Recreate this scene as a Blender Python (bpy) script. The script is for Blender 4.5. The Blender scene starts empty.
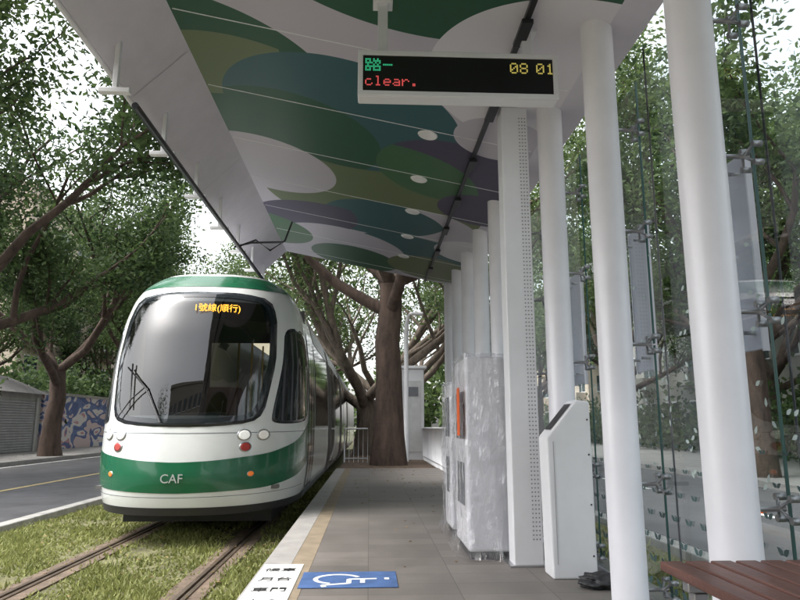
import bpy, math, random
import numpy as np
from mathutils import Vector, Matrix
random.seed(7); R=np.random.RandomState(11)
sc=bpy.context.scene
col=sc.collection
# ------------------------------------------------------------ materials
def newmat(name):
    m=bpy.data.materials.new(name); m.use_nodes=True
    nt=m.node_tree; b=nt.nodes['Principled BSDF']; return m,nt,b
def mat(name,c,rough=.6,metal=0,var=.12,scale=3.0,bump=0,bscale=40,spec=.5,coat=0,detail=5,stretch=(1,1,1)):
    m,nt,b=newmat(name); N=nt.nodes; L=nt.links
    tc=N.new('ShaderNodeTexCoord'); mp=N.new('ShaderNodeMapping'); mp.inputs['Scale'].default_value=stretch
    L.new(tc.outputs['Object'],mp.inputs['Vector'])
    nz=N.new('ShaderNodeTexNoise'); nz.inputs['Scale'].default_value=scale; nz.inputs['Detail'].default_value=detail
    nz.inputs['Roughness'].default_value=.65
    L.new(mp.outputs[0],nz.inputs['Vector'])
    cr=N.new('ShaderNodeValToRGB'); e=cr.color_ramp.elements
    e[0].position=.3; e[1].position=.7
    e[0].color=tuple(max(0,x*(1-var)) for x in c)+(1,)
    e[1].color=tuple(min(1,x*(1+var)) for x in c)+(1,)
    L.new(nz.outputs['Fac'],cr.inputs[0]); L.new(cr.outputs[0],b.inputs['Base Color'])
    b.inputs['Roughness'].default_value=rough; b.inputs['Metallic'].default_value=metal
    b.inputs['Specular IOR Level'].default_value=spec
    b.inputs['Coat Weight'].default_value=coat; b.inputs['Coat Roughness'].default_value=.05
    if bump:
        n2=N.new('ShaderNodeTexNoise'); n2.inputs['Scale'].default_value=bscale; n2.inputs['Detail'].default_value=4
        L.new(tc.outputs['Object'],n2.inputs['Vector'])
        bp=N.new('ShaderNodeBump'); bp.inputs['Strength'].default_value=bump; bp.inputs['Distance'].default_value=.02
        L.new(n2.outputs['Fac'],bp.inputs['Height']); L.new(bp.outputs[0],b.inputs['Normal'])
    return m
def emis(name,c,s):
    m,nt,b=newmat(name); b.inputs['Base Color'].default_value=c+(1,)
    b.inputs['Emission Color'].default_value=c+(1,); b.inputs['Emission Strength'].default_value=s; return m
WHITE=mat('white_paint',(.76,.76,.78),.35,var=.05,scale=2,coat=.1)
COLW=mat('column_paint',(.76,.75,.79),.35,var=.07,scale=1.5,coat=.15)
TW=mat('tram_white',(.76,.78,.76),.22,var=.04,coat=.5)
TG=mat('tram_green',(.008,.12,.052),.25,var=.1,coat=.5)
TBLK=mat('tram_glass',(.02,.024,.028),.05,var=.3,scale=1.5,spec=.6)
TDK=mat('tram_dark',(.03,.03,.032),.5,var=.2)
TGREY=mat('tram_side_grey',(.17,.18,.2),.25,var=.1)
DARK=mat('dark_metal',(.03,.03,.035),.4,metal=.4)
STEEL=mat('steel',(.45,.45,.46),.3,metal=.9,var=.1)
CONC=mat('concrete',(.34,.33,.31),.85,var=.25,scale=4,bump=.2)
ASPH=mat('asphalt',(.08,.08,.085),.9,var=.3,scale=1.2,bump=.4,bscale=90)
PAVE=mat('sidewalk_mat',(.26,.25,.24),.85,var=.2,scale=2,bump=.2)
SOIL=mat('soil',(.13,.09,.065),.95,var=.4,scale=2.5,bump=.6,bscale=15)
RUST=mat('rail_bed_mat',(.15,.11,.08),.9,var=.4,scale=6,bump=.4)
RAILM=mat('rail_steel',(.18,.14,.11),.4,metal=.6,var=.3,scale=8)
YEL=mat('yellow_paint',(.5,.4,.18),.7,var=.25,scale=5)
WP=mat('road_white',(.7,.7,.68),.7,var=.15,scale=6)
BLUE=mat('blue_paint',(.06,.12,.28),.6,var=.25,scale=9)
BLACK=mat('black_paint',(.02,.02,.022),.5)
ORANGE=mat('orange_plastic',(.75,.13,.03),.45)
BARK=mat('bark',(.15,.12,.095),.95,var=.5,scale=6,bump=1,bscale=14,stretch=(1,1,.25))
BARKD=mat('bark_dark',(.085,.058,.045),.95,var=.5,scale=5,bump=1,bscale=10,stretch=(1,1,.25))
def leafmat(name,c1,c2,tr=.35):
    m,nt,b=newmat(name); N=nt.nodes; L=nt.links
    g=N.new('ShaderNodeNewGeometry'); tc=N.new('ShaderNodeTexCoord')
    nz=N.new('ShaderNodeTexNoise'); nz.inputs['Scale'].default_value=.45; nz.inputs['Detail'].default_value=3
    L.new(tc.outputs['Object'],nz.inputs['Vector'])
    ad=N.new('ShaderNodeMath'); ad.operation='MULTIPLY_ADD'; ad.inputs[1].default_value=.5
    L.new(g.outputs['Random Per Island'],ad.inputs[0])
    sb=N.new('ShaderNodeMath'); sb.operation='MULTIPLY'; sb.inputs[1].default_value=.75
    L.new(nz.outputs['Fac'],sb.inputs[0]); L.new(sb.outputs[0],ad.inputs[2])
    cr=N.new('ShaderNodeValToRGB'); e=cr.color_ramp.elements; e[0].position=.3;e[1].position=.85
    e[0].color=c1+(1,);e[1].color=c2+(1,); L.new(ad.outputs[0],cr.inputs[0])
    L.new(cr.outputs[0],b.inputs['Base Color']); b.inputs['Roughness'].default_value=.6; b.inputs['Specular IOR Level'].default_value=.3
    t=N.new('ShaderNodeBsdfTranslucent'); mx=N.new('ShaderNodeMixShader'); mx.inputs[0].default_value=tr
    L.new(cr.outputs[0],t.inputs['Color']); L.new(b.outputs[0],mx.inputs[1]); L.new(t.outputs[0],mx.inputs[2])
    L.new(mx.outputs[0],N['Material Output'].inputs['Surface']); return m
LEAF=leafmat('leaves',(.035,.068,.028),(.155,.22,.075),.4)
LEAF2=leafmat('leaves_dark',(.024,.05,.024),(.115,.175,.06),.4)
GRASSB=leafmat('grass_blades',(.11,.13,.035),(.34,.36,.13),.35)
LITTER=leafmat('litter',(.12,.07,.03),(.35,.25,.1),.1)
# ------------------------------------------------------------ mesh helpers
def link(o,parent=None):
    col.objects.link(o)
    if parent is not None: o.parent=parent
    return o
def mesh(name,v,f,m,parent=None,smooth=False,mi=None):
    me=bpy.data.meshes.new(name); me.from_pydata([tuple(x) for x in v],[],[tuple(int(i) for i in x) for x in f])
    ms=m if isinstance(m,(list,tuple)) else [m]
    for k in ms: me.materials.append(k)
    if mi is not None: me.polygons.foreach_set('material_index',mi)
    if smooth: me.polygons.foreach_set('use_smooth',[True]*len(me.polygons))
    me.update(); return link(bpy.data.objects.new(name,me),parent)
def empty(name,loc=(0,0,0)):
    o=bpy.data.objects.new(name,None); o.location=loc; o.empty_display_size=.2; return link(o)
def bev(o,w,seg=2):
    b=o.modifiers.new('b','BEVEL'); b.width=w; b.segments=seg; b.limit_method='ANGLE'; return o
BF=[(0,1,3,2),(4,6,7,5),(0,4,5,1),(2,3,7,6),(0,2,6,4),(1,5,7,3)]
def box(name,x0,x1,y0,y1,z0,z1,m,parent=None,b=0):
    v=[(x,y,z) for x in(x0,x1) for y in(y0,y1) for z in(z0,z1)]
    o=mesh(name,v,BF,m,parent)
    if b: bev(o,b)
    return o
def boxes(name,lst,m,parent=None,b=0):
    v=[];f=[]
    for (x0,x1,y0,y1,z0,z1) in lst:
        k=len(v); v+=[(x,y,z) for x in(x0,x1) for y in(y0,y1) for z in(z0,z1)]
        f+=[tuple(k+i for i in q) for q in BF]
    o=mesh(name,v,f,m,parent)
    if b: bev(o,b)
    return o
def tube_data(pts,rs,n=10):
    v=[];f=[]; pts=[Vector(p) for p in pts]
    for i,p in enumerate(pts):
        d=(pts[min(i+1,len(pts)-1)]-pts[max(i-1,0)]).normalized()
        a=Vector((1,0,0)) if abs(d.x)<.8 else Vector((0,1,0))
        s=d.cross(a).normalized(); t=d.cross(s)
        for k in range(n):
            an=2*math.pi*k/n; v.append(p+(s*math.cos(an)+t*math.sin(an))*rs[i])
    for i in range(len(pts)-1):
        for k in range(n):
            f.append((i*n+k,i*n+(k+1)%n,(i+1)*n+(k+1)%n,(i+1)*n+k))
    f.append(tuple(range(n))); f.append(tuple((len(pts)-1)*n+k for k in reversed(range(n))))
    return v,f
def tubes(name,lst,m,parent=None,n=12):
    V=[];F=[]
    for pts,r in lst:
        rs=r if isinstance(r,(list,tuple)) else [r]*len(pts)
        v,f=tube_data(pts,rs,n); k=len(V); V+=v; F+=[tuple(i+k for i in q) for q in f]
    o=mesh(name,V,F,m,parent)
    for p in o.data.polygons: p.use_smooth=len(p.vertices)==4
    return o
def sheet(name,x0,x1,y0,y1,z,m,parent=None):
    return mesh(name,[(x0,y0,z),(x1,y0,z),(x1,y1,z),(x0,y1,z)],[(0,1,2,3)],m,parent)
def text(name,s,size,loc,rot,m,parent,ext=.002,align='LEFT',sx=1):
    c=bpy.data.curves.new(name,'FONT'); c.body=s; c.size=size; c.extrude=ext; c.align_x=align
    c.materials.append(m); o=bpy.data.objects.new(name,c); o.location=loc; o.rotation_euler=rot; o.scale=(sx,1,1)
    return link(o,parent)
# ------------------------------------------------------------ camera/world/sun
EYE=1.07
cd=bpy.data.cameras.new('camera'); cam=bpy.data.objects.new('camera',cd); col.objects.link(cam)
cam.location=(0,0,EYE); cam.rotation_euler=(math.radians(100.7),0,math.radians(-2.6))
cd.sensor_width=36; cd.lens=29.7; cd.clip_end=2000; cd.clip_start=.05; sc.camera=cam
w=bpy.data.worlds.new('World'); sc.world=w; w.use_nodes=True
nt=w.node_tree; bg=nt.nodes['Background']; sky=nt.nodes.new('ShaderNodeTexSky'); sky.sky_type='NISHITA'; sky.sun_disc=False
EL,RO=math.radians(56),math.radians(262)
sky.sun_elevation=EL; sky.sun_rotation=RO; sky.dust_density=4; sky.air_density=1.2; sky.ozone_density=1
hs=nt.nodes.new('ShaderNodeHueSaturation'); hs.inputs['Saturation'].default_value=.2; hs.inputs['Value'].default_value=3.3
nt.links.new(sky.outputs[0],hs.inputs['Color']); nt.links.new(hs.outputs[0],bg.inputs['Color']); bg.inputs['Strength'].default_value=.15
sd=bpy.data.lights.new('sun','SUN'); sd.energy=2.4; sd.angle=math.radians(22); sd.color=(1,.96,.9)
so=bpy.data.objects.new('sun',sd); col.objects.link(so)
D=Vector((math.sin(RO)*math.cos(EL),math.cos(RO)*math.cos(EL),math.sin(EL)))
so.rotation_euler=(-D).to_track_quat('-Z','Y').to_euler()
sc.view_settings.view_transform='Standard'; sc.view_settings.look='None'; sc.view_settings.exposure=0
# ------------------------------------------------------------ ground
GM=mat('ground_mat',(.12,.125,.075),.95,var=.35,scale=.6,bump=.3,bscale=8)
sheet('ground',-400,400,-400,400,-.36,GM)
GR=mat('track_grass_mat',(.15,.145,.07),.95,var=.5,scale=3.2,bump=.8,bscale=50)
sheet('track_grass',-4.75,-.82,-40,90,-.315,GR)
sheet('verge_grass',1.99,3.3,-40,90,-.315,GR)
sheet('road',-12.5,-4.95,-120,200,-.34,ASPH)
sheet('road',3.5,9,-120,200,-.34,ASPH)
boxes('kerb',[(-4.95,-4.75,y,y+.985,-.4,-.22) for y in range(-20,90)],CONC,b=.015)
boxes('kerb',[(3.3,3.5,y,y+.985,-.4,-.22) for y in range(-10,60)],CONC,b=.015)
box('sidewalk',-16.4,-12.5,-120,200,-.4,-.2,PAVE)
box('sidewalk',9,18,-120,200,-.4,-.2,PAVE)
boxes('road_marking',[(-8.0,-7.88,-60,120,-.337,-.335)],YEL)
boxes('road_marking',[(-12.2,-12.08,-60,120,-.337,-.335),(-5.35,-5.23,-60,120,-.337,-.335)]+[(6.2,6.32,y,y+3,-.337,-.335) for y in range(-20,80,7)],WP)
for i,x in enumerate((-2.94,-1.5)):
    boxes('rail_track' ,[(x-.17,x-.05,-40,90,-.34,-.3),(x+.05,x+.17,-40,90,-.34,-.3)],RUST)
    boxes('tram_rail',[(x-.05,x-.012,-40,90,-.34,-.285),(x+.012,x+.05,-40,90,-.34,-.29),(x-.012,x+.012,-40,90,-.34,-.315)],RAILM)
def blades(name,x0,x1,y0,y1,n,hmin,hmax,z,skip=()):
    x=R.uniform(x0,x1,n); y=y0+(y1-y0)*R.uniform(0,1,n)**1.5
    keep=np.ones(n,bool)
    for s in skip: keep&=np.abs(x-s)>.08+R.uniform(0,.14,n)
    pat=np.sin(x*2.1+1.3*np.sin(y*.9))*np.sin(y*1.7+x*.8)+.8*np.sin(x*7+y*3+2*np.sin(y*2.3))*np.sin(y*6-x*2)
    keep&=R.uniform(-1.4,1.2,n)<pat+.1
    x=x[keep];y=y[keep];n=len(x)
    h=R.uniform(hmin,hmax,n)*(.5+.7*np.sin(x*3+y*1.3)**2); a=R.uniform(0,math.tau,n); wd=.006+.0011*y
    ln=R.uniform(.0,1.3,n)*h; b=R.uniform(0,math.tau,n)
    v=np.zeros((n,3,3)); v[:,0]=np.stack([x-np.cos(a)*wd,y-np.sin(a)*wd,np.full(n,z)],1)
    v[:,1]=np.stack([x+np.cos(a)*wd,y+np.sin(a)*wd,np.full(n,z)],1)
    v[:,2]=np.stack([x+np.cos(b)*ln,y+np.sin(b)*ln,z+h],1)
    f=np.arange(n*3).reshape(n,3)
    return mesh(name,v.reshape(-1,3).tolist(),f.tolist(),GRASSB)
blades('grass',-4.7,-.86,4.6,20,110000,.015,.07,-.315,(-2.94,-1.5))
blades('grass',2.0,3.25,4,20,18000,.04,.1,-.315)
def litter(specs):
    P_=[]
    for x0,x1,y0,y1,z,n in specs:
        for _ in range(n): P_.append((R.uniform(x0,x1),R.uniform(y0,y1),z+R.uniform(.002,.012)))
    V=[];F=[]
    for (x,y,z) in P_:
        a=R.uniform(0,math.tau); s=R.uniform(.012,.035); k=len(V)
        c_,s_=math.cos(a)*s,math.sin(a)*s
        V+=[(x-c_,y-s_,z),(x+s_*.5,y-c_*.5,z+R.uniform(0,.012)),(x+c_,y+s_,z),(x-s_*.5,y+c_*.5,z+R.uniform(0,.012))]; F.append((k,k+1,k+2,k+3))
    mesh('fallen_leaves',V,F,LITTER)
litter([(-.75,3,17,26,-.05,900),(-.7,1.4,9,17,.003,120),(.2,1.45,5,10,.003,18),(-12.4,-16.3,20,45,-.2,700),(-4.7,-.9,5,12,-.29,220),(-12.4,-11.6,15,45,-.335,400),(2,3.2,4,15,-.3,100)])
# ------------------------------------------------------------ platform
def tilemat(name,c,mort,bw,bh,var=.12):
    m,nt,b=newmat(name);N=nt.nodes;L=nt.links
    tc=N.new('ShaderNodeTexCoord'); br=N.new('ShaderNodeTexBrick'); br.offset=0
    br.inputs['Scale'].default_value=1; br.inputs['Brick Width'].default_value=bw; br.inputs['Row Height'].default_value=bh
    br.inputs['Mortar Size'].default_value=.003; br.inputs['Bias'].default_value=0
    br.inputs['Color1'].default_value=tuple(x*(1-var) for x in c)+(1,)
    br.inputs['Color2'].default_value=tuple(x*(1+var) for x in c)+(1,); br.inputs['Mortar'].default_value=mort+(1,)
    L.new(tc.outputs['Object'],br.inputs['Vector'])
    nz=N.new('ShaderNodeTexNoise'); nz.inputs['Scale'].default_value=1.6; nz.inputs['Detail'].default_value=9; nz.inputs['Roughness'].default_value=.75
    L.new(tc.outputs['Object'],nz.inputs['Vector'])
    mr=N.new('ShaderNodeMapRange'); mr.inputs[1].default_value=.25; mr.inputs[2].default_value=.75; mr.inputs[3].default_value=.65; mr.inputs[4].default_value=1.3
    L.new(nz.outputs['Fac'],mr.inputs[0])
    mx=N.new('ShaderNodeVectorMath'); mx.operation='SCALE'; L.new(br.outputs['Color'],mx.inputs[0]); L.new(mr.outputs[0],mx.inputs['Scale'])
    L.new(mx.outputs[0],b.inputs['Base Color'])
    m2=N.new('ShaderNodeMapRange'); m2.inputs[3].default_value=.38; m2.inputs[4].default_value=.75; L.new(nz.outputs['Fac'],m2.inputs[0]); L.new(m2.outputs[0],b.inputs['Roughness'])
    return m
TILE=tilemat('platform_tiles',(.165,.148,.135),(.085,.077,.07),.6,.3)
pl=empty('platform')
box('slab',-.8,1.98,-8,17,-.4,-.03,CONC,pl)
box('paving',-.44,1.9,-8,17,-.03,0,TILE,pl)
box('edge_strip',-.82,-.6,-8,17,-.03,0,mat('edge_stone',(.32,.305,.29),.7,var=.15,scale=5,bump=.1),pl,.004)
box('warning_strip',-.598,-.442,-8,17,-.03,.001,mat('tan_strip',(.25,.2,.14),.75,var=.2,scale=6),pl)
box('text_plate',-.8,-.5,4.1,5.45,.003,.006,WP,pl)
for k in range(4):
    text('plate_text',['候車','月台','車門','小心'][k],.12,(-.77,5.2-.3*k,.0075),(0,0,0),BLACK,pl,.001)
box('wheelchair_plate',-.47,.2,4.68,5.16,.003,.006,BLUE,pl)
def strip2d(name,lines,wd,z,m,parent):
    v=[];f=[]
    for ln in lines:
        for i in range(len(ln)-1):
            a=Vector(ln[i]);b=Vector(ln[i+1]);d=(b-a).normalized()*.004;n=Vector((-(b-a).y,(b-a).x)).normalized()*wd/2
            k=len(v); z+=.00003
            v+=[(*(a-d+n),z),(*(a-d-n),z),(*(b+d-n),z),(*(b+d+n),z)]; f.append((k,k+1,k+2,k+3))
    return mesh(name,v,f,m,parent)
def ic(pts): return [(-.12+1.35*y,4.93-1.2*x) for x,y in pts]
strip2d('wheelchair_symbol',[ic([(0.0+.115*math.cos(a),-.07+.115*math.sin(a)) for a in np.linspace(math.radians(115),math.radians(340),16)]),ic([(0,.13),(.01,-.01),(.11,-.01),(.15,-.14),(.19,-.13)]),ic([(0,.06),(.1,.06)]),ic([(-.02,.185),(.02,.185)])],.034,.0065,WP,pl)
box('soil',-.78,3.2,17,40,-.4,-.05,SOIL,None)
# ------------------------------------------------------------ shelter
sh=empty('tram_shelter')
def zc(x): return 3.74+(1.53-x)*.202
def artmat():
    m,nt,b=newmat('canopy_print');N=nt.nodes;L=nt.links
    tc=N.new('ShaderNodeTexCoord'); vm=N.new('ShaderNodeVectorMath'); vm.operation='MULTIPLY'; vm.inputs[1].default_value=(1,1,0)
    L.new(tc.outputs['Object'],vm.inputs[0])
    def disc(c):
        d=N.new('ShaderNodeVectorMath'); d.operation='DISTANCE'; d.inputs[1].default_value=(c[0],c[1],0); L.new(vm.outputs[0],d.inputs[0])
        lt=N.new('ShaderNodeMath'); lt.operation='LESS_THAN'; lt.inputs[1].default_value=c[2]; L.new(d.outputs['Value'],lt.inputs[0]); return lt.outputs[0]
    LAV=(.52,.49,.56);DG=(.035,.105,.062);TE=(.05,.125,.14);OL=(.15,.19,.1);PU=(.085,.075,.125);LL=(.7,.68,.73);MG=(.07,.16,.085)
    shapes=[((.3,2.8,1.75),None,DG),((-.6,1.0,1.5),None,TE),((1.2,2.2,1.3),(0.2,3.4,1.3),TE),((-.8,3.2,1.2),(.3,2.8,1.75),MG),
     ((1.6,4.9,1.15),None,LL),((-1.6,5.9,1.3),None,DG),((-1.9,5.2,1.1),(-1.2,6.3,1.2),OL),
     ((.0,8.6,1.5),None,OL),((-.3,6.3,1.2),None,TE),((-.9,6.9,1.0),(-.3,6.3,1.2),DG),((-1.35,8.0,.9),None,LAV),
     ((.9,7.1,.85),None,PU),((.2,7.7,1.1),(.9,7.1,.85),MG),((1.4,8.1,.55),None,PU),((1.25,6.0,.45),None,LAV),
     ((.7,9.4,.9),None,LAV),((.2,9.4,.9),(-.2,8.8,1.3),TE),((-1.2,9.6,1.0),(-.6,10.4,1.3),PU),((.7,10.9,1.1),None,TE),
     ((-.5,11.2,1.1),None,LAV),((-.3,11.9,.8),None,DG),((1.1,11.6,.8),None,OL),((1.6,10.1,.6),None,LL),((-1.9,11,.9),None,MG),
     ((1.9,6.3,.6),None,LAV)]
    cur=None
    for s1,s2,c in shapes:
        mk=disc(s1)
        if s2:
            mm=N.new('ShaderNodeMath'); mm.operation='MULTIPLY'; L.new(mk,mm.inputs[0]); L.new(disc(s2),mm.inputs[1]); mk=mm.outputs[0]
        mx=N.new('ShaderNodeMix'); mx.data_type='RGBA'; L.new(mk,mx.inputs[0])
        if cur is None: mx.inputs[6].default_value=LAV+(1,)
        else: L.new(cur,mx.inputs[6])
        mx.inputs[7].default_value=c+(1,); cur=mx.outputs[2]
    L.new(cur,b.inputs['Base Color']); b.inputs['Roughness'].default_value=.42; b.inputs['Specular IOR Level'].default_value=.25
    return m
ART=artmat()
LAVM=mat('canopy_lavender',(.62,.59,.66),.45,var=.06,spec=.3)
Y0,Y1=-3,12.5
mesh('canopy_underside',[(-1.64,Y0,zc(-1.64)),(1.6,Y0,zc(1.6)),(1.6,Y1,zc(1.6)),(-1.64,Y1,zc(-1.64))],[(0,1,2,3)],ART,sh)
P=[(-1.64,zc(-1.64)),(-2.12,3.9),(-2.16,3.92),(-2.16,3.98),(-1.7,4.62),(1.6,4.05),(1.85,3.84),(1.85,3.72),(1.6,zc(1.6))]
v=[(x,y,z) for y in(Y0,Y1) for x,z in P]; n=len(P); f=[(i,i+1,n+i+1,n+i) for i in range(n-1)]
f+=[tuple(range(n)),tuple(reversed(range(n,2*n)))]
mesh('canopy_shell',v,f,LAVM,sh)
V=[];F=[]
for y in np.arange(-2.4,12.4,1.213):
    xa,xb=-1.62,1.58
    k=len(V)
    for yy in (y-.005,y+.005):
        for dz in (-.004,0.002):
            V+=[(xa,yy,zc(xa)+dz),(xb,yy,zc(xb)+dz)]
    F+=[(k,k+1,k+5,k+4),(k+2,k+3,k+1,k),(k+4,k+5,k+7,k+6)]
mesh('canopy_seams',V,F,WHITE,sh)
V=[];F=[]
for y in np.arange(-1.8,12.2,1.213*2):
    k=len(V)
    for yy in (y-.003,y+.003): V+=[(-2.1,yy,3.913),(-1.66,yy,zc(-1.64)-.03)]
    F.append((k,k+1,k+3,k+2))
mesh('fascia_joints',V,F,mat('joint_grey',(.35,.33,.37),.6),sh)
V=[];F=[]
for y in list(np.arange(1.35,12.2,1.213)):
    x=.56; b0=len(V); n=24
    V.append((x,y,zc(x)-.012))
    for i in range(n):
        a=math.tau*i/n; xx=x+.09*math.cos(a); V.append((xx,y+.09*math.sin(a),zc(xx)-.012))
    for i in range(n):
        a=math.tau*i/n; xx=x+.1*math.cos(a); V.append((xx,y+.1*math.sin(a),zc(xx)))
    for i in range(n):
        F.append((b0,b0+1+i,b0+1+(i+1)%n)); F.append((b0+1+i,b0+1+n+i,b0+1+n+(i+1)%n,b0+1+(i+1)%n))
mesh('downlights',V,F,mat('downlight_mat',(.88,.88,.88),.4),sh)
tz=zc(1.05)
box('light_track',1.03,1.07,Y0+.2,Y1-.1,tz-.06,tz-.03,DARK,sh)
boxes('track_heads',[(1.01,1.09,y,y+.3,tz-.095,tz-.058) for y in np.arange(.4,12,1.2)]+[(1.045,1.055,y,y+.02,tz-.03,tz+.01) for y in np.arange(0,12,1.2)],DARK,sh,.008)
br=[]
for y in np.arange(1.2,12.3,1.213):
    br+=[(-2.02,-1.98,y-.02,y+.02,3.62,4.05),(-2.12,-1.88,y-.03,y+.03,3.6,3.64)]
boxes('gutter_brackets',br,WHITE,sh,.005)
tubes('gutter_pipe',[([(-1.9,5.0,3.585),(-1.9,12.4,3.585)],.028)],DARK,sh)
tubes('drip_rail',[([(-2.15,Y0,3.9),(-2.15,Y1,3.9)],.022)],COLW,sh)
tubes('cable',[([(-1.9,9.3,3.6),(-1.7,9.5,3.75),(-1.5,9.6,3.62),(-1.3,9.7,3.8),(-1.2,9.7,4.1)],.014),([(-1.98,9.35,3.6),(-1.75,9.4,3.68),(-1.3,9.5,3.72)],.016)],DARK,sh)
colY=[2.83+1.213*i for i in range(-3,9)]
for i,y in enumerate(colY):
    tubes('column',[([(1.53,y,.015),(1.53,y,zc(1.53)+.05)],.105)],COLW,sh,n=40)
    tubes('column_flange',[([(1.53,y,0),(1.53,y,.018)],.15)],COLW,sh,n=32)
pc=empty('perforated_post')
box('post',1.12,1.35,5.3,5.5,0,zc(1.24)-.0,WHITE,pc,.01)
V=[];F=[]
for zz in np.arange(.2,3.7,.032):
    for xx in (1.275,1.3,1.325):
        k=len(V); V.append((xx,5.297,zz)); n=6
        for i in range(n): V.append((xx+.0065*math.cos(i*math.tau/n),5.297,zz+.0065*math.sin(i*math.tau/n)))
        F+=[(k,k+1+(i+1)%n,k+1+i) for i in range(n)]
mesh('perforations',V,F,mat('hole_dark',(.25,.25,.26),.8),pc)
box('base_plate',1.08,1.39,5.26,5.54,0,.014,STEEL,pc)
# glass
def schlick(N,L,f0,mul):
    g=N.new('ShaderNodeNewGeometry'); d=N.new('ShaderNodeVectorMath'); d.operation='DOT_PRODUCT'
    L.new(g.outputs['Incoming'],d.inputs[0]); L.new(g.outputs['Normal'],d.inputs[1])
    def M(op,a,b_=None,cl=False):
        m=N.new('ShaderNodeMath'); m.operation=op; m.use_clamp=cl
        for i,x in enumerate((a,b_)):
            if x is None: continue
            if isinstance(x,(int,float)): m.inputs[i].default_value=x
            else: L.new(x,m.inputs[i])
        return m.outputs[0]
    c=M('ABSOLUTE',d.outputs['Value']); k=M('POWER',M('SUBTRACT',1,c,True),5); return M('ADD',M('MULTIPLY',k,mul),f0,True)
def glassmat(name,tint,f0,mul,rough=.01,base=None):
    m,nt,b=newmat(name);N=nt.nodes;L=nt.links
    t=N.new('ShaderNodeBsdfTransparent'); t.inputs[0].default_value=tint+(1,)
    g=N.new('ShaderNodeBsdfGlossy'); g.inputs['Roughness'].default_value=rough; g.inputs[0].default_value=(1,1,1,1)
    mx=N.new('ShaderNodeMixShader'); L.new(schlick(N,L,f0,mul),mx.inputs[0]); L.new(t.outputs[0],mx.inputs[1]); L.new(g.outputs[0],mx.inputs[2])
    L.new(mx.outputs[0],N['Material Output'].inputs['Surface']); return m,g
GL,_=glassmat('clear_glass',(.86,.93,.94),.09,.7)
WS,_=glassmat('windscreen_glass',(.22,.24,.25),.075,.8)
gw=empty('glass_wall')
GX=1.78
GE=mat('glass_edge',(.03,.09,.08),.2)
for i in range(len(colY)-1):
    for j,(za,zb) in enumerate(((.06,1.56),(1.57,3.35))):
        a,b=colY[i]+.008,colY[i+1]-.008
        mesh('glass_pane',[(GX,a,za),(GX,b,za),(GX,b,zb),(GX,a,zb)],[(0,1,2,3)],GL,gw)
        boxes('pane_edge',[(GX-.004,GX+.004,a-.002,a,za,zb),(GX-.004,GX+.004,b,b+.002,za,zb)],GE,gw)
sp=[]
for y in colY:
    for z in (.12,.72,1.565,2.3,3.0):
        sp.append(([(1.53,y,z),(GX-.02,y,z)],.012))
        for sy in (-1,1):
            for szz in (-1,1):
                sp.append(([(GX-.05,y,z),(GX-.02,y+sy*.05,z+szz*.045)],.007))
                sp.append(([(GX-.03,y+sy*.05,z+szz*.045),(GX+.015,y+sy*.05,z+szz*.045)],.016))
tubes('spider_fittings',sp,mat('fitting_metal',(.3,.3,.31),.35,metal=.8),gw,n=8)
tubes('tension_rods',[([(GX+.07,y,0),(GX+.07,y,3.6)],.006) for y in colY],DARK,gw,n=6)
V=[];F=[]
def leaf2(y,z,ang,L_,W_):
    k=len(V); c,s=math.cos(ang),math.sin(ang)
    pr=[(0,0),(.3,.5),(.65,.42),(1,0),(.65,-.42),(.3,-.5)]
    for a,b in pr:
        yy=a*L_;zz=b*W_
        V.append((GX-.008,y+yy*c-zz*s,z+yy*s+zz*c))
    F.append(tuple(range(k,k+6)))
for y in np.arange(.6,12.2,.17):
    for q,z in enumerate(np.arange(.1,.95,.14)):
        yy=y+(.085 if q%2 else 0)
        s=1-.1*q
        leaf2(yy,z,math.radians(35),.075*s,.04*s); leaf2(yy,z,math.radians(145),.075*s,.04*s)
mesh('leaf_print',V,F,mat('print_dark',(.04,.08,.08),.5),gw)
V=[];F=[]
for k in range(420):
    y=random.uniform(.6,12.2); z=random.uniform(.8,2.2)
    leaf2(y,z,random.uniform(0,6.28),.045,.022)
mesh('leaf_print_light',V,F,mat('print_light',(.4,.48,.46),.5),gw)
box('sill',1.7,1.86,-1,12.5,0,.05,STEEL,gw,.005)
PM=mat('reflection_panel_mat',(.36,.34,.4),.4,var=.08); PB=mat('reflection_panel_border',(.55,.53,.58),.4)
for y in (3.0,4.2,5.6):  # made-up solid panels standing in for lavender reflections in the glass
    pn=empty('reflection_panel'); box('panel',1.84,1.86,y,y+.27,1.42,2.4,PM,pn,.004)
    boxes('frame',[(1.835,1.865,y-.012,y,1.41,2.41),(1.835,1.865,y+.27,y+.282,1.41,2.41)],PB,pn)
    tubes('standoffs',[([(GX,y+.05,z),(1.84,y+.05,z)],.01) for z in (1.5,2.3)]+[([(GX,y+.22,z),(1.84,y+.22,z)],.01) for z in (1.5,2.3)],STEEL,pn,8)
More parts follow.
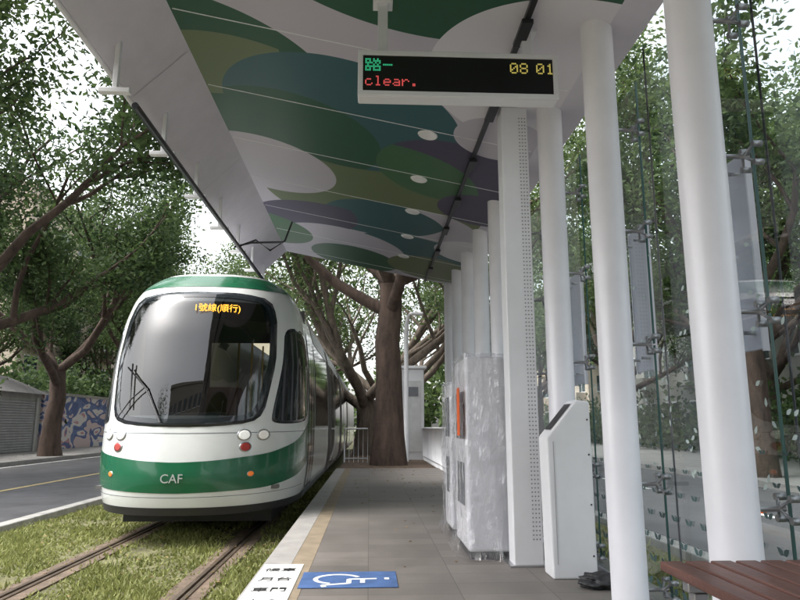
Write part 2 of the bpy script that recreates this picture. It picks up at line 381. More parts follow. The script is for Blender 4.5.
# ------------------------------------------------------------ LED sign
ls=empty('led_display_sign')
SX,SY,SZ=.595,4.18,3.445; W2,H2=.695,.168
box('housing',SX-W2,SX+W2,SY,SY+.12,SZ-H2,SZ+H2,WHITE,ls,.012)
boxes('bezel',[(SX-W2,SX+W2,SY-.02,SY-.001,SZ+H2-.035,SZ+H2),(SX-W2,SX+W2,SY-.02,SY-.001,SZ-H2,SZ-H2+.035),(SX-W2,SX-W2+.035,SY-.02,SY-.001,SZ-H2+.0355,SZ+H2-.0355),(SX+W2-.035,SX+W2,SY-.02,SY-.001,SZ-H2+.0355,SZ+H2-.0355)],WHITE,ls,.004)
box('screen',SX-W2+.03,SX+W2-.03,SY-.008,SY-.002,SZ-H2+.03,SZ+H2-.03,mat('led_black',(.012,.012,.012),.3),ls)
LR=emis('led_red',(.75,.1,.1),.6);LG=emis('led_green',(.04,.5,.24),.5);LY=emis('led_yellow',(.6,.5,.12),.5)
rx=(math.radians(90),0,0)
FNT={'c':["00000","00000","01110","10000","10000","10001","01110"],'l':["01100","00100","00100","00100","00100","00100","01110"],'e':["00000","00000","01110","10001","11111","10000","01110"],
'a':["00000","00000","01110","00001","01111","10001","01111"],'r':["00000","00000","10110","11001","10000","10000","10000"],'.':["00000","00000","00000","00000","00000","01100","01100"],
'0':["01110","10001","10011","10101","11001","10001","01110"],'8':["01110","10001","10001","01110","10001","10001","01110"],'1':["00100","01100","00100","00100","00100","00100","01110"],' ':["000"]*7,
'@':["11101010","10101111","11110101","01001010","11111111","10101001","11101111"],'-':["00000","00000","00000","11111","00000","00000","00000"]}
def dots(name,s,x,z,p,m,parent,y):
    bl=[]
    for ch in s:
        g=FNT[ch]
        for r,row in enumerate(g):
            for c_,q in enumerate(row):
                if q=='1': bl.append((x+c_*p,x+c_*p+p*.82,y-.002,y,z-r*p-p*.82,z-r*p))
        x+=p*(len(g[0])+1)
    boxes(name,bl,m,parent)
dots('text_clear','clear.',SX-W2+.05,SZ-.02,.0105,LR,ls,SY-.0085)
dots('text_route','@-',SX-W2+.05,SZ+.11,.0135,LG,ls,SY-.0085)
dots('text_time','08 01',SX+W2-.335,SZ+.1,.0115,LY,ls,SY-.0085)
for x in (SX-W2+.17,SX+W2-.2):
    box('hanger',x-.035,x+.035,SY+.03,SY+.09,SZ+H2,zc(x)+.01,WHITE,ls,.006)
    box('hanger_plate',x-.07,x+.07,SY,SY+.12,zc(x)-.03,zc(x)-.004,WHITE,ls,.004)
# ------------------------------------------------------------ kiosks
FILM,g=glassmat('plastic_film',(.96,.96,.98),.18,.7,.16)
nt=FILM.node_tree; N=nt.nodes; L=nt.links
nz=N.new('ShaderNodeTexNoise'); nz.inputs['Scale'].default_value=4; nz.inputs['Detail'].default_value=7; nz.inputs['Distortion'].default_value=2.5
tc=N.new('ShaderNodeTexCoord'); mp=N.new('ShaderNodeMapping'); mp.inputs['Scale'].default_value=(2.2,2.2,.4); L.new(tc.outputs['Object'],mp.inputs[0]); L.new(mp.outputs[0],nz.inputs['Vector'])
bp=N.new('ShaderNodeBump'); bp.inputs['Distance'].default_value=.3; bp.inputs['Strength'].default_value=1; L.new(nz.outputs['Fac'],bp.inputs['Height']); L.new(bp.outputs[0],g.inputs['Normal'])
def wrapped(name,x0,x1,y0,y1,z1):
    e=empty(name)
    box('cabinet',x0+.02,x1-.02,y0+.02,y1-.02,.06,z1-.02,WHITE,e,.02)
    box('plinth',x0+.04,x1-.04,y0+.04,y1-.04,0,.06,DARK,e)
    boxes('side_screen',[(x0+.012,x0+.019,y0+.15,y1-.15,.95,1.35),(x0+.012,x0+.019,y0+.2,y1-.2,.4,.75)],TGREY,e)
    nx,ny,nzz=8,12,30; V=[];F=[]
    per=[]
    for i in range(nx): per.append((x0+(x1-x0)*i/nx,y0,0,-1))
    for i in range(ny): per.append((x1,y0+(y1-y0)*i/ny,1,0))
    for i in range(nx): per.append((x1-(x1-x0)*i/nx,y1,0,1))
    for i in range(ny): per.append((x0,y1-(y1-y0)*i/ny,-1,0))
    m=len(per)
    for k in range(nzz+1):
        z=.01+(z1+.0-.01)*k/nzz
        for i,(x,y,a,b_) in enumerate(per):
            d=random.uniform(-.004,.016)+.01*math.sin(i*1.7+k*.25)+(.06*max(0,.18-z)/.18)
            V.append((x+a*max(d,-.004),y+b_*max(d,-.004),z+random.uniform(-.012,.012)))
    for k in range(nzz):
        for i in range(m): F.append((k*m+i,k*m+(i+1)%m,(k+1)*m+(i+1)%m,(k+1)*m+i))
    F.append(tuple(nzz*m+i for i in range(m)))
    mesh('plastic_wrap',V,F,FILM,e)
    return e
k1=wrapped('wrapped_ticket_machine',.79,1.19,5.55,6.35,1.66)
box('orange_tape',.754,.759,5.62,5.76,.98,1.38,ORANGE,k1)
k2=wrapped('wrapped_ticket_machine',.8,1.15,6.7,7.3,1.5)
tt=empty('card_reader_totem')
V=[(1.3,4.86,0),(1.62,4.86,0),(1.62,4.86,1.24),(1.52,4.86,1.25),(1.29,4.86,.98),(1.3,5.1,0),(1.62,5.1,0),(1.62,5.1,1.24),(1.52,5.1,1.25),(1.29,5.1,.98)]
F=[(0,1,2,3,4),(9,8,7,6,5),(0,5,6,1),(1,6,7,2),(2,7,8,3),(3,8,9,4),(4,9,5,0)]
bev(mesh('body',V,F,WHITE,tt),.015,3)
box('door_seam',1.335,1.338,4.856,4.861,.1,.95,mat('seam_grey',(.35,.35,.36),.6),tt)
boxes('screws',[(1.59,1.6,4.856,4.861,z,z+.012) for z in (.15,.5,.85,1.1)],DARK,tt)
mesh('reader_screen',[(1.33,4.9,1.035),(1.33,5.06,1.035),(1.49,5.06,1.223),(1.49,4.9,1.223)],[(0,3,2,1)],BLACK,tt)
import bmesh
bm=bmesh.new(); bmesh.ops.create_icosphere(bm,subdivisions=4,radius=1)
for vv in bm.verts:
    n_=vv.co.copy(); s=1+.25*math.sin(n_.x*7+n_.y*5)*math.cos(n_.z*6+n_.x*3)+.08*math.sin(n_.y*19)
    vv.co=Vector((n_.x*.13*s,n_.y*.09*s,max(-.04,n_.z*.05*s)))
me=bpy.data.meshes.new('black_bag'); bm.to_mesh(me); me.materials.append(BLACK)
for p in me.polygons: p.use_smooth=True
o=link(bpy.data.objects.new('black_bag',me)); o.location=(1.55,4.62,.042)
# ------------------------------------------------------------ bench
WOOD=mat('bench_wood',(.12,.052,.04),.55,var=.35,scale=5,bump=.15,stretch=(3,.3,3),coat=.1)
be=empty('park_bench')
sl=[]
for k in range(6):
    x=1.13+k*.1; sl.append((x,x+.085,.9,2.66,.515,.55))
boxes('seat_slats',sl,WOOD,be,.006)
boxes('legs',[(1.16,1.21,y,y+.05,0,.48) for y in (1.05,2.45)]+[(1.62,1.67,y,y+.05,0,.48) for y in (1.05,2.45)]+[(1.14,1.7,y,y+.05,.48,.514) for y in (1.05,2.45)],STEEL,be,.004)
# ------------------------------------------------------------ tram
tr=empty('tram')
CX,FY,RZ=-2.22,7.85,-.25
ZB,ZT=.3,3.38
zz_=[.3,.5,.85,1.5,2.2,2.7,3.05,3.25,3.38]; aa_=[1.24,1.29,1.325,1.325,1.3,1.24,1.14,1.0,.78]
yz_=[.3,.45,.7,1.0,1.3,1.9,2.5,2.95,3.2,3.38]; yy_=[.1,.04,0,.04,.1,.28,.5,.72,.95,1.22]
def smooth_interp(xs,ys):
    xs=np.array(xs);ys=np.array(ys); zt=np.linspace(xs[0],xs[-1],400); yt=np.interp(zt,xs,ys)
    ker=np.ones(25)/25; yp=np.pad(yt,12,mode='reflect',reflect_type='odd'); yt=np.convolve(yp,ker,'valid')
    return lambda z: float(np.interp(z,zt,yt))
fa=smooth_interp(zz_,aa_); fy=smooth_interp(yz_,yy_)
YB=1.95; NE=2.35
def S(u,z,off=0):
    def base(u,z):
        a=fa(z); s=1 if u>=0 else -1; au=abs(u)
        if au>1: return Vector((CX+s*a,FY+YB+(au-1)*YB,RZ+z))
        ph=au*math.pi/2; b=YB-fy(z)
        r=1/((math.sin(ph)**NE+math.cos(ph)**NE)**(1/NE))
        return Vector((CX+s*a*r*math.sin(ph),FY+YB-b*r*math.cos(ph),RZ+z))
    p=base(u,z)
    if off:
        e=.004; zq=min(max(z,ZB+.02),ZT-.02)
        du=base(u+e,zq)-base(u-e,zq); dz=base(u,zq+.01)-base(u,zq-.01)
        n=du.cross(dz).normalized(); p=p+n*off
    return p
TL=29.0
us=list(np.linspace(-1,1,97)); us=[-(1+TL/YB)]+us+[1+TL/YB]
zs=list(np.linspace(ZB,ZT,72)); V=[];F=[]
m=len(us)
WSO=[(-.5,2.98),(-.3,3.03),(0,3.04),(.3,3.03),(.5,2.98),(.53,2.75),(.515,2.1),(.45,1.45),(.38,1.34),(.2,1.3),(0,1.29),(-.2,1.3),(-.38,1.34),(-.45,1.45),(-.515,2.1),(-.53,2.75)]
def inwin(u,z):
    if not(1.42<z<2.9): return False
    return abs(u)<np.interp(z,[1.42,2.1,2.75,2.9],[.39,.475,.49,.47])
for z in zs:
    for u in us: V.append(S(u,z))
for k in range(len(zs)-1):
    for i in range(m-1):
        if inwin((us[i]+us[i+1])/2,(zs[k]+zs[k+1])/2): continue
        F.append((k*m+i,k*m+i+1,(k+1)*m+i+1,(k+1)*m+i))
F.append(tuple((len(zs)-1)*m+i for i in range(m)))
F.append(tuple(reversed(range(m))))
body=mesh('body_shell',V,F,TW,tr,True)
for p in body.data.polygons:
    if len(p.vertices)>4: p.use_smooth=False
def chaik(pts,it=3):
    for _ in range(it):
        q=[]
        for i in range(len(pts)):
            a=pts[i];b=pts[(i+1)%len(pts)]
            q.append((a[0]*.75+b[0]*.25,a[1]*.75+b[1]*.25)); q.append((a[0]*.25+b[0]*.75,a[1]*.25+b[1]*.75))
        pts=q
    return pts
def dens(pts,step=.25):
    q=[]
    for i in range(len(pts)):
        a=pts[i];b=pts[(i+1)%len(pts)]; n=max(1,int(max(abs(a[0]-b[0])*2,abs(a[1]-b[1]))/step))
        for k in range(n): q.append((a[0]+(b[0]-a[0])*k/n,a[1]+(b[1]-a[1])*k/n))
    return q
def panel(name,outline,off,m,parent=tr,it=2,rings=14,th=True,inner=0):
    o=chaik(dens(outline,.3),it); cu=sum(p[0] for p in o)/len(o); cz=sum(p[1] for p in o)/len(o)
    V=[S(cu,cz,off)];F=[];n=len(o)
    for r in range(1,rings+1):
        t=r/rings if not inner else inner+(1-inner)*(r-1)/(rings-1)
        for p in o: V.append(S(cu+(p[0]-cu)*t,cz+(p[1]-cz)*t,off))
    if not inner:
        for i in range(n): F.append((0,1+i,1+(i+1)%n))
    for r in range(rings-1):
        for i in range(n): F.append((1+r*n+i,1+(r+1)*n+i,1+(r+1)*n+(i+1)%n,1+r*n+(i+1)%n))
    if th:
        for p in o: V.append(S(p[0],p[1],-.004))
        a=1+(rings-1)*n; b=1+rings*n
        for i in range(n): F.append((a+i,b+i,b+(i+1)%n,a+(i+1)%n))
    return mesh(name,V,F,m,parent,True)
def strip(name,rows,off,m,nz=8,parent=tr,du=.02):
    U=[r[0] for r in rows]; n=max(2,int((U[-1]-U[0])/du))
    uu=np.linspace(U[0],U[-1],n+1); lo=np.interp(uu,U,[r[1] for r in rows]); hi=np.interp(uu,U,[r[2] for r in rows])
    if n>12:
        ker=np.ones(7)/7
        lo=np.convolve(np.pad(lo,3,mode='edge'),ker,'valid'); hi=np.convolve(np.pad(hi,3,mode='edge'),ker,'valid')
    V=[];F=[]
    for i,u in enumerate(uu):
        for k in range(nz+1): V.append(S(u,lo[i]+(hi[i]-lo[i])*k/nz,off))
    for i in range(n):
        for k in range(nz):
            a=i*(nz+1)+k; F.append((a,a+nz+1,a+nz+2,a+1))
    return mesh(name,V,F,m,parent,True)
UE=1+TL/YB-.05
strip('green_band',[(-1.6,1.3,1.42),(-1.3,1.05,1.4),(-1.0,.78,1.25),(-.75,.64,1.08),(-.5,.58,.98),(-.2,.56,.91),(0,.55,.89),(.2,.56,.91),(.5,.58,.98),(.75,.66,1.12),(1.0,.82,1.35),(1.3,1.1,1.44),(1.6,1.33,1.44)],.006,TG)
strip('green_roof_band',[(-UE,3.24,3.35),(-1,3.2,3.35),(-.6,3.13,3.34),(0,3.13,3.33),(.6,3.13,3.34),(1,3.2,3.35),(UE,3.24,3.35)],.006,TG,du=.05)
strip('skirt',[(-1.0,.3,.4),(-.4,.3,.39),(0,.3,.39),(.4,.3,.39),(1.0,.3,.4)],.004,TDK)
box('underframe',CX-.95,CX+.95,FY+1.2,FY+28,-.16,.045,TDK,tr)
tubes('wheels',[([(CX+s*.66,FY+y,-.01),(CX+s*.8,FY+y,-.01)],.275) for s in (1,-1) for y in (2.8,4.4,13,14.6)],TDK,tr,24)
panel('windshield',WSO,.008,WS,it=1)
panel('windshield_frame',WSO,.011,TBLK,it=1,rings=3,inner=.9)
strip('destination_box',[(-.46,2.66,2.93),(0,2.68,2.97),(.46,2.66,2.93)],-.03,BLACK)
INT=mat('cab_grey',(.17,.165,.16),.7); SEAT=mat('cab_seat',(.25,.12,.07),.7)
box('cab_floor',CX-1.1,CX+1.1,FY+.6,FY+9,.3,.34,INT,tr)
box('dashboard',CX-.65,CX+.65,FY+.4,FY+.8,.34,1.08,INT,tr,.05)
box('console',CX-.35,CX+.4,FY+.55,FY+.85,1.09,1.22,TDK,tr,.03)
box('driver_seat',CX-.1,CX+.4,FY+1.3,FY+1.75,.8,.92,SEAT,tr,.05); box('driver_backrest',CX-.1,CX+.4,FY+1.72,FY+1.85,.93,1.6,SEAT,tr,.05)
boxes('bulkhead',[(CX-1.2,CX-.2,FY+2.3,FY+2.34,.34,2.8),(CX+.75,CX+1.2,FY+2.3,FY+2.34,.34,2.8),(CX-.2,CX+.75,FY+2.3,FY+2.34,2.3,2.8)],INT,tr)
box('interior_light',CX-.05,CX+.4,FY+2.5,FY+8,2.6,2.63,emis('interior_lamp',(1,.85,.6),3.0),tr)
boxes('passenger_seats',[(CX+.3,CX+.75,FY+y,FY+y+.5,.34,1.35) for y in (3.2,4.4,5.6)],SEAT,tr,.05)
tubes('handrails',[([(CX+.1,FY+y,.34),(CX+.1,FY+y,2.6)],.018) for y in (2.9,4.1,5.3)],YEL,tr,8)
lampm={}
for nm,c,s_ in (('w',(.95,.95,.9),.3),('r',(.35,.03,.02),.1),('a',(.85,.82,.75),.15),('o',(.8,.2,.03),.3)): lampm[nm]=emis('lamp_'+nm,c,s_)
for s in (1,-1):
    panel('side_window',[(s*.6,2.6),(s*.75,2.64),(s*.93,2.6),(s*.975,2.35),(s*.975,1.7),(s*.93,1.4),(s*.75,1.34),(s*.52,1.33),(s*.5,1.42),(s*.565,2.0)],.008,TBLK)
    for (u,z,r,mm,nm) in ((.35,1.2,.055,'w','head_lamp'),(.36,1.06,.047,'r','tail_lamp'),(.46,1.2,.055,'a','side_lamp'),(.4,.75,.028,'o','marker_lamp')):
        ku=1/1.75
        for rr_,of,mt_,n2 in ((r*1.25,.009,STEEL,nm+'_ring'),(r,.014,lampm[mm],nm)):
            ring=[(s*u+math.cos(a)*rr_*ku,z+math.sin(a)*rr_) for a in np.linspace(0,math.tau,12,endpoint=False)]
            panel(n2,ring,of,mt_,it=1,rings=3)
    def rng(y0,y1): return 1+(y0)/YB,1+(y1)/YB
    segs=[(.15,1.1,'door'),(1.35,4.6,'win'),(4.95,5.75,'gang'),(6.0,7.4,'door'),(7.7,10.4,'win'),(10.7,11.5,'gang'),(11.8,13.2,'door'),(13.5,16.2,'win'),(16.5,17.3,'gang'),(17.6,19,'door'),(19.3,28,'win')]
    for y0,y1,t_ in segs:
        u0,u1=rng(y0,y1)
        if t_=='win': z0,z1,mm,nm=1.3,2.65,TBLK,'window_band'
        elif t_=='door': z0,z1,mm,nm=.42,2.7,TBLK,'door'
        else: z0,z1,mm,nm=.32,3.2,TDK,'gangway_bellows'
        rows=[(s*u0,z0,z1),(s*u1,z0,z1)] if s>0 else [(-u1,z0,z1),(-u0,z0,z1)]
        strip(nm,rows,.01,mm,nz=12,du=.1)
        if t_=='door':
            um=(u0+u1)/2; w_=.014
            for uc in (u0+.01,um,u1-.01):
                rr=[(s*(uc-w_),z0,z1),(s*(uc+w_),z0,z1)] if s>0 else [(-(uc+w_),z0,z1),(-(uc-w_),z0,z1)]
                strip('door_frame',rr,.018,TW,nz=12,du=.02)
    strip('side_skirt',[(1.0,.3,.4),(UE,.3,.4)] if s>0 else [(-UE,.3,.4),(-1.0,.3,.4)],.006,TGREY,du=.2)
    strip('grey_livery',[(1.75,2.68,3.15),(UE,2.68,3.15)] if s>0 else [(-UE,2.68,3.15),(-1.75,2.68,3.15)],.007,TGREY,du=.2)
boxes('roof_equipment',[(CX-.65,CX+.65,FY+y,FY+y+l,RZ+3.38,RZ+3.5) for y,l in ((3,3),(9,2.4),(14,3),(20,4))],TGREY,tr,.04)
p=S(.08,2.8,.02); n_=math.atan2(fy(2.9)-fy(2.7),.2)
AMB=emis('amber_led',(1,.45,.03),1.3)
text('destination_text','1號線(順行)',.135,(CX-.04,p.y-.06,RZ+2.76),(math.radians(90)-n_,0,math.radians(10)),AMB,tr,.001,'LEFT',.85)
lp=S(.0,.74,.01); text('front_logo','CAF',.14,(CX-.15,lp.y-.012,RZ+.67),rx,mat('logo_silver',(.5,.52,.5),.4),tr,.003,'LEFT')
wp=[S(-.1,1.33,.05),S(-.22,1.75,.05),S(-.36,2.0,.06)]; w2=[S(-.38,1.38,.05),S(-.3,1.6,.05),S(-.22,1.75,.05)]
tubes('wiper',[(wp,.01),(w2,.008),([S(-.3,1.5,.04),S(-.34,2.05,.04)],.01)],BLACK,tr,8)
strip('body_seam',[(-.9,1.235,1.243),(0,1.215,1.223),(.9,1.235,1.243)],.002,TGREY,nz=1)
strip('body_seam',[(-.9,.52,.526),(0,.5,.506),(.9,.52,.526)],.002,TGREY,nz=1)
# ------------------------------------------------------------ trees
def tree_mesh(name,seed,H,r0,fork,spread,nl,ls,cr,bark,leaf,limbs=5,levels=3,lean=0,leafmin=0.0):
    rs=random.Random(seed); rr=np.random.RandomState(seed)
    V=[];F=[];cl=[]
    def tube(pts,rads,n):
        v,f=tube_data(pts,rads,n); k=len(V); V.extend(v); F.extend([tuple(i+k for i in q) for q in f[:-2]])
    def grow(p,d,L_,r,lev):
        n=5; pts=[p.copy()]; rad=[r]; dd=d.copy(); q=p.copy()
        for i in range(n):
            dd=(dd+Vector((rs.uniform(-.25,.25),rs.uniform(-.25,.25),rs.uniform(-.08,.2)))).normalized()
            q=q+dd*L_/n; pts.append(q.copy()); rad.append(r*(1-.6*(i+1)/n))
        tube(pts,rad,8 if lev<2 else 5)
        if lev>=2:
            for c in pts[2:]: cl.append((c,lev))
        if lev<levels:
            for k in range(rs.randint(3,4)):
                i=rs.randint(2,n); dirn=(dd+Vector((rs.uniform(-1,1),rs.uniform(-1,1),rs.uniform(-.35,.6)))).normalized()
                grow(pts[i],dirn,L_*rs.uniform(.5,.75),rad[i]*.7,lev+1)
    tp=[Vector((0,0,-.3))];tr_=[r0*1.5]
    for i in range(1,7):
        t=i/6; tp.append(Vector((lean*t+rs.uniform(-.06,.06),rs.uniform(-.06,.06),fork*t))); tr_.append(r0*(1.12-.3*t) if i>1 else r0*1.15)
    tube(tp,tr_,14)
    for k in range(limbs):
        a=math.tau*k/limbs+rs.uniform(-.3,.3); up=rs.uniform(.6,1.3)
        d=Vector((math.cos(a)*spread,math.sin(a)*spread,up)).normalized()
        grow(tp[-1-(k%2)],d,(H-fork)*rs.uniform(.5,.7),r0*.5,1)
    nb=len(F)
    C=np.array([list(c) for c,_ in cl]); 
    C=C[C[:,2]>leafmin]
    per=max(1,nl//len(C)); n=per*len(C)
    cen=np.repeat(C,per,0)+rr.normal(0,1,(n,3))*np.array([cr,cr,cr*.5])
    nrm=rr.normal(0,1,(n,3))+np.array([0,0,.8]); nrm/=np.linalg.norm(nrm,axis=1)[:,None]
    t1=np.cross(nrm,rr.normal(0,1,(n,3))); t1/=np.linalg.norm(t1,axis=1)[:,None]; t2=np.cross(nrm,t1)
    s=ls*rr.uniform(.6,1.3,n)[:,None]
    q=np.stack([cen-t1*s,cen+t2*s*.45,cen+t1*s,cen-t2*s*.45],1).reshape(-1,3)
    k=len(V); V2=[tuple(x) for x in V]+q.tolist(); F2=F+(np.arange(n*4).reshape(n,4)+k).tolist()
    me=bpy.data.meshes.new(name); me.from_pydata(V2,[],F2); me.materials.append(bark); me.materials.append(leaf)
    mi=np.zeros(len(F2),int); mi[nb:]=1; me.polygons.foreach_set('material_index',mi)
    sm=np.zeros(len(F2),bool); sm[:nb]=True; me.polygons.foreach_set('use_smooth',sm)
    me.update(); return me
def put(me,name,loc,rot=0,s=1):
    o=bpy.data.objects.new(name,me); o.location=loc; o.rotation_euler=(0,0,rot); o.scale=(s,s,s); return link(o)
A=tree_mesh('shade_tree_a',3,14,.32,4.5,1.0,32000,.1,.44,BARKD,LEAF)
B=tree_mesh('shade_tree_b',8,15,.36,3.6,1.1,32000,.1,.46,BARKD,LEAF2)
C=tree_mesh('shade_tree_c',21,12,.28,3.2,1.1,28000,.1,.44,BARKD,LEAF,limbs=6)
for me,x,y,r,s in [(A,-12.9,15,0,1.1),(B,-12.9,19.5,3.4,1.15),(B,-13.2,28.7,1,1.0),(A,-13.3,38,3,1.0),(C,-13,47,.6,1.1),(B,-13.2,57,2,1),(A,-19.5,33,5,.8),(B,-20,54,3,1.1),
   (A,9.8,16.5,2,.9),(B,13,9,1,1),(C,12.5,22,0,1.1),(A,11,29,4,1),(B,14,36,2.5,1),(C,11,43,1,1.1),(A,12,53,1,1.1),(C,16.5,14,4,.9),(B,16.8,27,2,.9),
   (C,-12,-12,3,1.1),(A,-6,-17,2,1),(B,9,-16,0,1)]:
    put(me,'shade_tree',(x,y,-.3),r,s)
BIG=tree_mesh('rain_tree_a',5,15,.4,5.3,1.5,26000,.1,.55,BARKD,LEAF,limbs=7,leafmin=5.2)
put(BIG,'rain_tree',(.55,19.3,-.1),.4)
BIG2=tree_mesh('rain_tree_b',14,13,.42,2.2,1.2,17000,.1,.48,BARK,LEAF,limbs=6,leafmin=5.0)
put(BIG2,'rain_tree',(-.1,25.5,-.2),1.2)
put(BIG2,'rain_tree',(.9,36,-.2),3.2,1.1); put(BIG2,'rain_tree',(-5.2,44,-.3),0,1.1)
def mass(name,boxes_,n,ls,mt):
    cs=[]
    for (x0,x1,y0,y1,z0,z1,k) in boxes_:
        for _ in range(k):
            cs.append((R.uniform(x0,x1),R.uniform(y0,y1),R.uniform(z0,z1),R.uniform(1.2,2.6)))
    cs=np.array(cs); per=n//len(cs); n=per*len(cs)
    d=R.normal(0,1,(n,3)); d/=np.linalg.norm(d,axis=1)[:,None]
    cen=np.repeat(cs[:,:3],per,0)+d*np.repeat(cs[:,3],per)[:,None]*(R.uniform(.3,1.1,n)[:,None])
    cen=cen[cen[:,2]>-.2]; n=len(cen)
    nrm=R.normal(0,1,(n,3)); nrm/=np.linalg.norm(nrm,axis=1)[:,None]
    t1=np.cross(nrm,R.normal(0,1,(n,3))); t1/=np.linalg.norm(t1,axis=1)[:,None]; t2=np.cross(nrm,t1)
    s=ls*R.uniform(.6,1.3,n)[:,None]
    q=np.stack([cen-t1*s,cen+t2*s*.6,cen+t1*s,cen-t2*s*.6],1).reshape(-1,3)
    return mesh(name,q.tolist(),np.arange(n*4).reshape(n,4).tolist(),mt)
mass('distant_trees',[(-30,-3,78,95,0,9,100),(2,30,78,95,0,9,90),(22,30,52,80,0,9,60)],40000,.42,LEAF)
mass('hedge',[(15.5,17,-2,60,-.2,1.4,140),(-21.5,-18,14,60,1.5,4.0,110)],46000,.16,LEAF2)
# ------------------------------------------------------------ left side street
MUR,nt,b=newmat('mural');N=nt.nodes;L=nt.links
tc=N.new('ShaderNodeTexCoord'); mp=N.new('ShaderNodeMapping'); mp.inputs['Scale'].default_value=(1,.45,1); L.new(tc.outputs['Object'],mp.inputs[0])
nz=N.new('ShaderNodeTexNoise'); nz.inputs['Scale'].default_value=1.1; nz.inputs['Detail'].default_value=1.5; nz.inputs['Distortion'].default_value=1.2; L.new(mp.outputs[0],nz.inputs['Vector'])
cr=N.new('ShaderNodeValToRGB'); cr.color_ramp.interpolation='CONSTANT'; e=cr.color_ramp.elements
e[0].color=(.55,.45,.45,1); e[1].position=.42; e[1].color=(.09,.12,.26,1)
for p_,c in ((.5,(.13,.18,.34,1)),(.55,(.6,.57,.56,1)),(.63,(.45,.25,.27,1)),(.68,(.1,.13,.28,1))):
    x=e.new(p_); x.color=c
L.new(nz.outputs['Fac'],cr.inputs[0]); L.new(cr.outputs[0],b.inputs['Base Color']); b.inputs['Roughness'].default_value=.8
mw=empty('mural_wall')
box('wall',-16.9,-16.5,34.6,75,-.3,2.6,MUR,mw); box('coping',-16.95,-16.45,34.6,75,2.6,2.75,CONC,mw)
box('wall_near',-16.9,-16.5,-10,29.6,-.3,2.6,MUR,mw); box('coping_near',-16.95,-16.45,-10,29.6,2.6,2.75,CONC,mw)
gs=empty('garage_shed')
GREYW=mat('grey_wall',(.36,.35,.34),.85,var=.2,scale=2)
box('walls',-20.5,-16.6,29.65,34.55,-.3,2.6,GREYW,gs)
mesh('roof',[(-16.2,29.5,2.55),(-16.2,34.7,2.55),(-18.5,34.7,3.5),(-18.5,29.5,3.5),(-20.8,29.5,2.55),(-20.8,34.7,2.55)],[(0,1,2,3),(3,2,5,4)],mat('roof_tile',(.2,.19,.19),.8,var=.3,scale=5),gs)
boxes('roller_shutter',[(-16.6,-16.54,30.3,33.9,-.2+.12*k,-.2+.12*k+.11) for k in range(20)],mat('shutter',(.33,.33,.34),.5,var=.15),gs,.02)
boxes('door_frame',[(-16.6,-16.48,30.1,30.28,-.2,2.4),(-16.6,-16.48,33.92,34.1,-.2,2.4)],mat('frame_grey',(.45,.44,.43),.7),gs)
BEI=mat('beige_wall',(.5,.42,.34),.85,var=.1,scale=1)
WIN=mat('window_dark',(.06,.08,.09),.1,var=.3)
def building(name,x0,x1,y0,y1,h,fl,wallm,side=1,back=False):
    e=empty(name); box('walls',x0,x1,y0,y1,-.3,h,wallm,e)
    fx=x1 if side>0 else x0; wl=[];bl=[];fr=[]
    nb=int((y1-y0)/3.2)
    for k in range(int(h/fl)):
        z=k*fl+.9
        for i in range(nb):
            y=y0+1+i*3.2
            a,b_=(fx,fx+.02) if side>0 else (fx-.02,fx)
            wl.append((a,b_,y,y+1.7,z,z+1.5)); fr.append((a-.01,b_+.05,y-.08,y+1.78,z+1.5,z+1.6)); fr.append((a-.01,b_+.1,y-.08,y+1.78,z-.1,z))
            fr.append((a-.03,b_+.03,y+.82,y+.88,z,z+1.5))
            if i%2==0: bl.append((fx,fx+1.0,y-.4,y+2.1,z-.9,z-.1) if side>0 else (fx-1.0,fx,y-.4,y+2.1,z-.9,z-.1))
        for i in range(int((x1-x0)/3)):
            x=x0+.8+i*3
            if back: wl.append((x,x+1.8,y1,y1+.02,z,z+1.5)); fr.append((x-.08,x+1.88,y1-.01,y1+.1,z-.1,z))
            else: wl.append((x,x+1.5,y0-.02,y0,z,z+1.4)); fr.append((x-.08,x+1.58,y0-.08,y0+.01,z-.1,z)); fr.append((x+.72,x+.78,y0-.04,y0,z,z+1.4))
    boxes('windows',wl,WIN,e); boxes('frames',fr,WHITE,e); boxes('balconies',bl,wallm,e)
    box('parapet',x0-.2,x1+.2,y0-.2,y1+.2,h,h+.9,wallm,e)
building('apartment_building',-42,-23,44,62,16.5,3.2,BEI)
building('apartment_building',-42,-22,66,90,17,3.2,mat('pinkish_wall',(.45,.37,.33),.85))
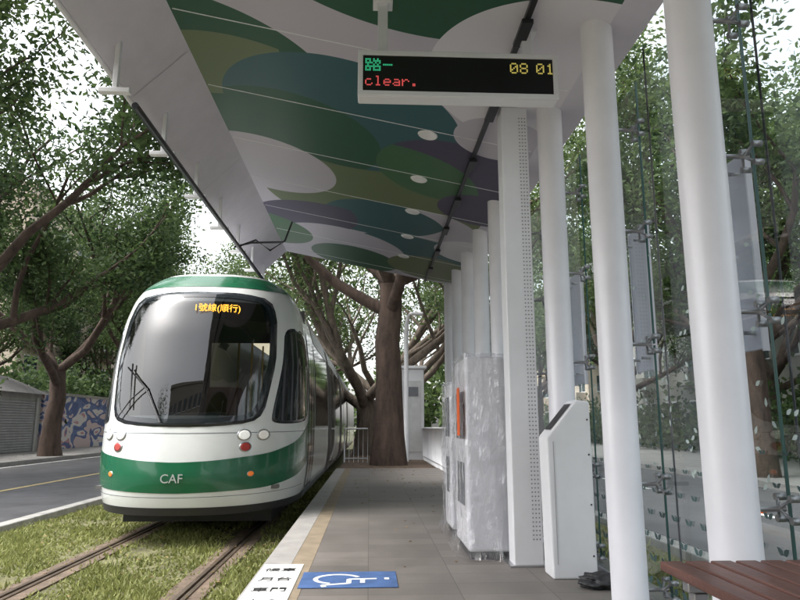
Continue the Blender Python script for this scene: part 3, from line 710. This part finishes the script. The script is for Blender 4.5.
building('school_building',19,30,4,50,6.9,3.3,mat('cream_wall',(.36,.35,.32),.85),-1)
building('apartment_building',20,34,60,80,14,3.2,BEI,-1)
building('apartment_building',-24,4,-44,-30,30,3.2,mat('tower_wall',(.3,.27,.24),.85),1,True)
# ------------------------------------------------------------ far end furniture
ub=empty('utility_booth'); box('cabinet',1.0,1.8,22,22.8,-.1,2.9,WHITE,ub,.03); box('cap',.92,1.88,21.92,22.88,2.9,3.0,WHITE,ub,.02)
box('door_panel',1.1,1.7,21.97,22.0,.2,2.5,mat('booth_door',(.6,.6,.6),.5),ub); box('vent',1.2,1.6,21.95,21.968,2.0,2.3,TGREY,ub)
sl_=empty('street_lamp')
tubes('pole',[([(1.15,21,-.1),(1.15,21,3.9),(1.17,21,4.25),(1.22,21,4.5),(1.3,21,4.6),(1.4,21,4.6)],[.08,.07,.07,.065,.06,.06])],WHITE,sl_); box('lamp_head',1.3,1.7,20.9,21.1,4.54,4.64,WHITE,sl_,.03)
def railing(name,pts,h=1.0,step=.12):
    e=empty(name); L_=[]
    for (a,b_) in zip(pts[:-1],pts[1:]):
        a=Vector(a);b_=Vector(b_); d=(b_-a); n=int(d.length/step)
        L_+=[([a+Vector((0,0,h)),b_+Vector((0,0,h))],.025),([a+Vector((0,0,.12)),b_+Vector((0,0,.12))],.018)]
        for i in range(n+1):
            q=a+d*i/n; L_.append(([q,q+Vector((0,0,h))],.025 if i%10==0 else .009))
    tubes('bars',L_,WHITE,e,6)
railing('white_railing',[(1.75,12.8,0),(1.75,24,-.05)])
railing('white_railing',[(-.75,20.5,-.05),(-.05,20.5,-.05)])
railing('white_railing',[(1.9,24,-.05),(4,40,-.3)])
tc_=empty('traffic_cone'); 
tubes('cone',[([(6.2,11,-.33),(6.2,11,.35)],[.17,.03])],ORANGE,tc_,20); box('base',6.0,6.4,10.8,11.2,-.338,-.3,ORANGE,tc_,.01)
tubes('reflective_band',[([(6.2,11,-.05),(6.2,11,.1)],[.123,.089])],WP,tc_,20)
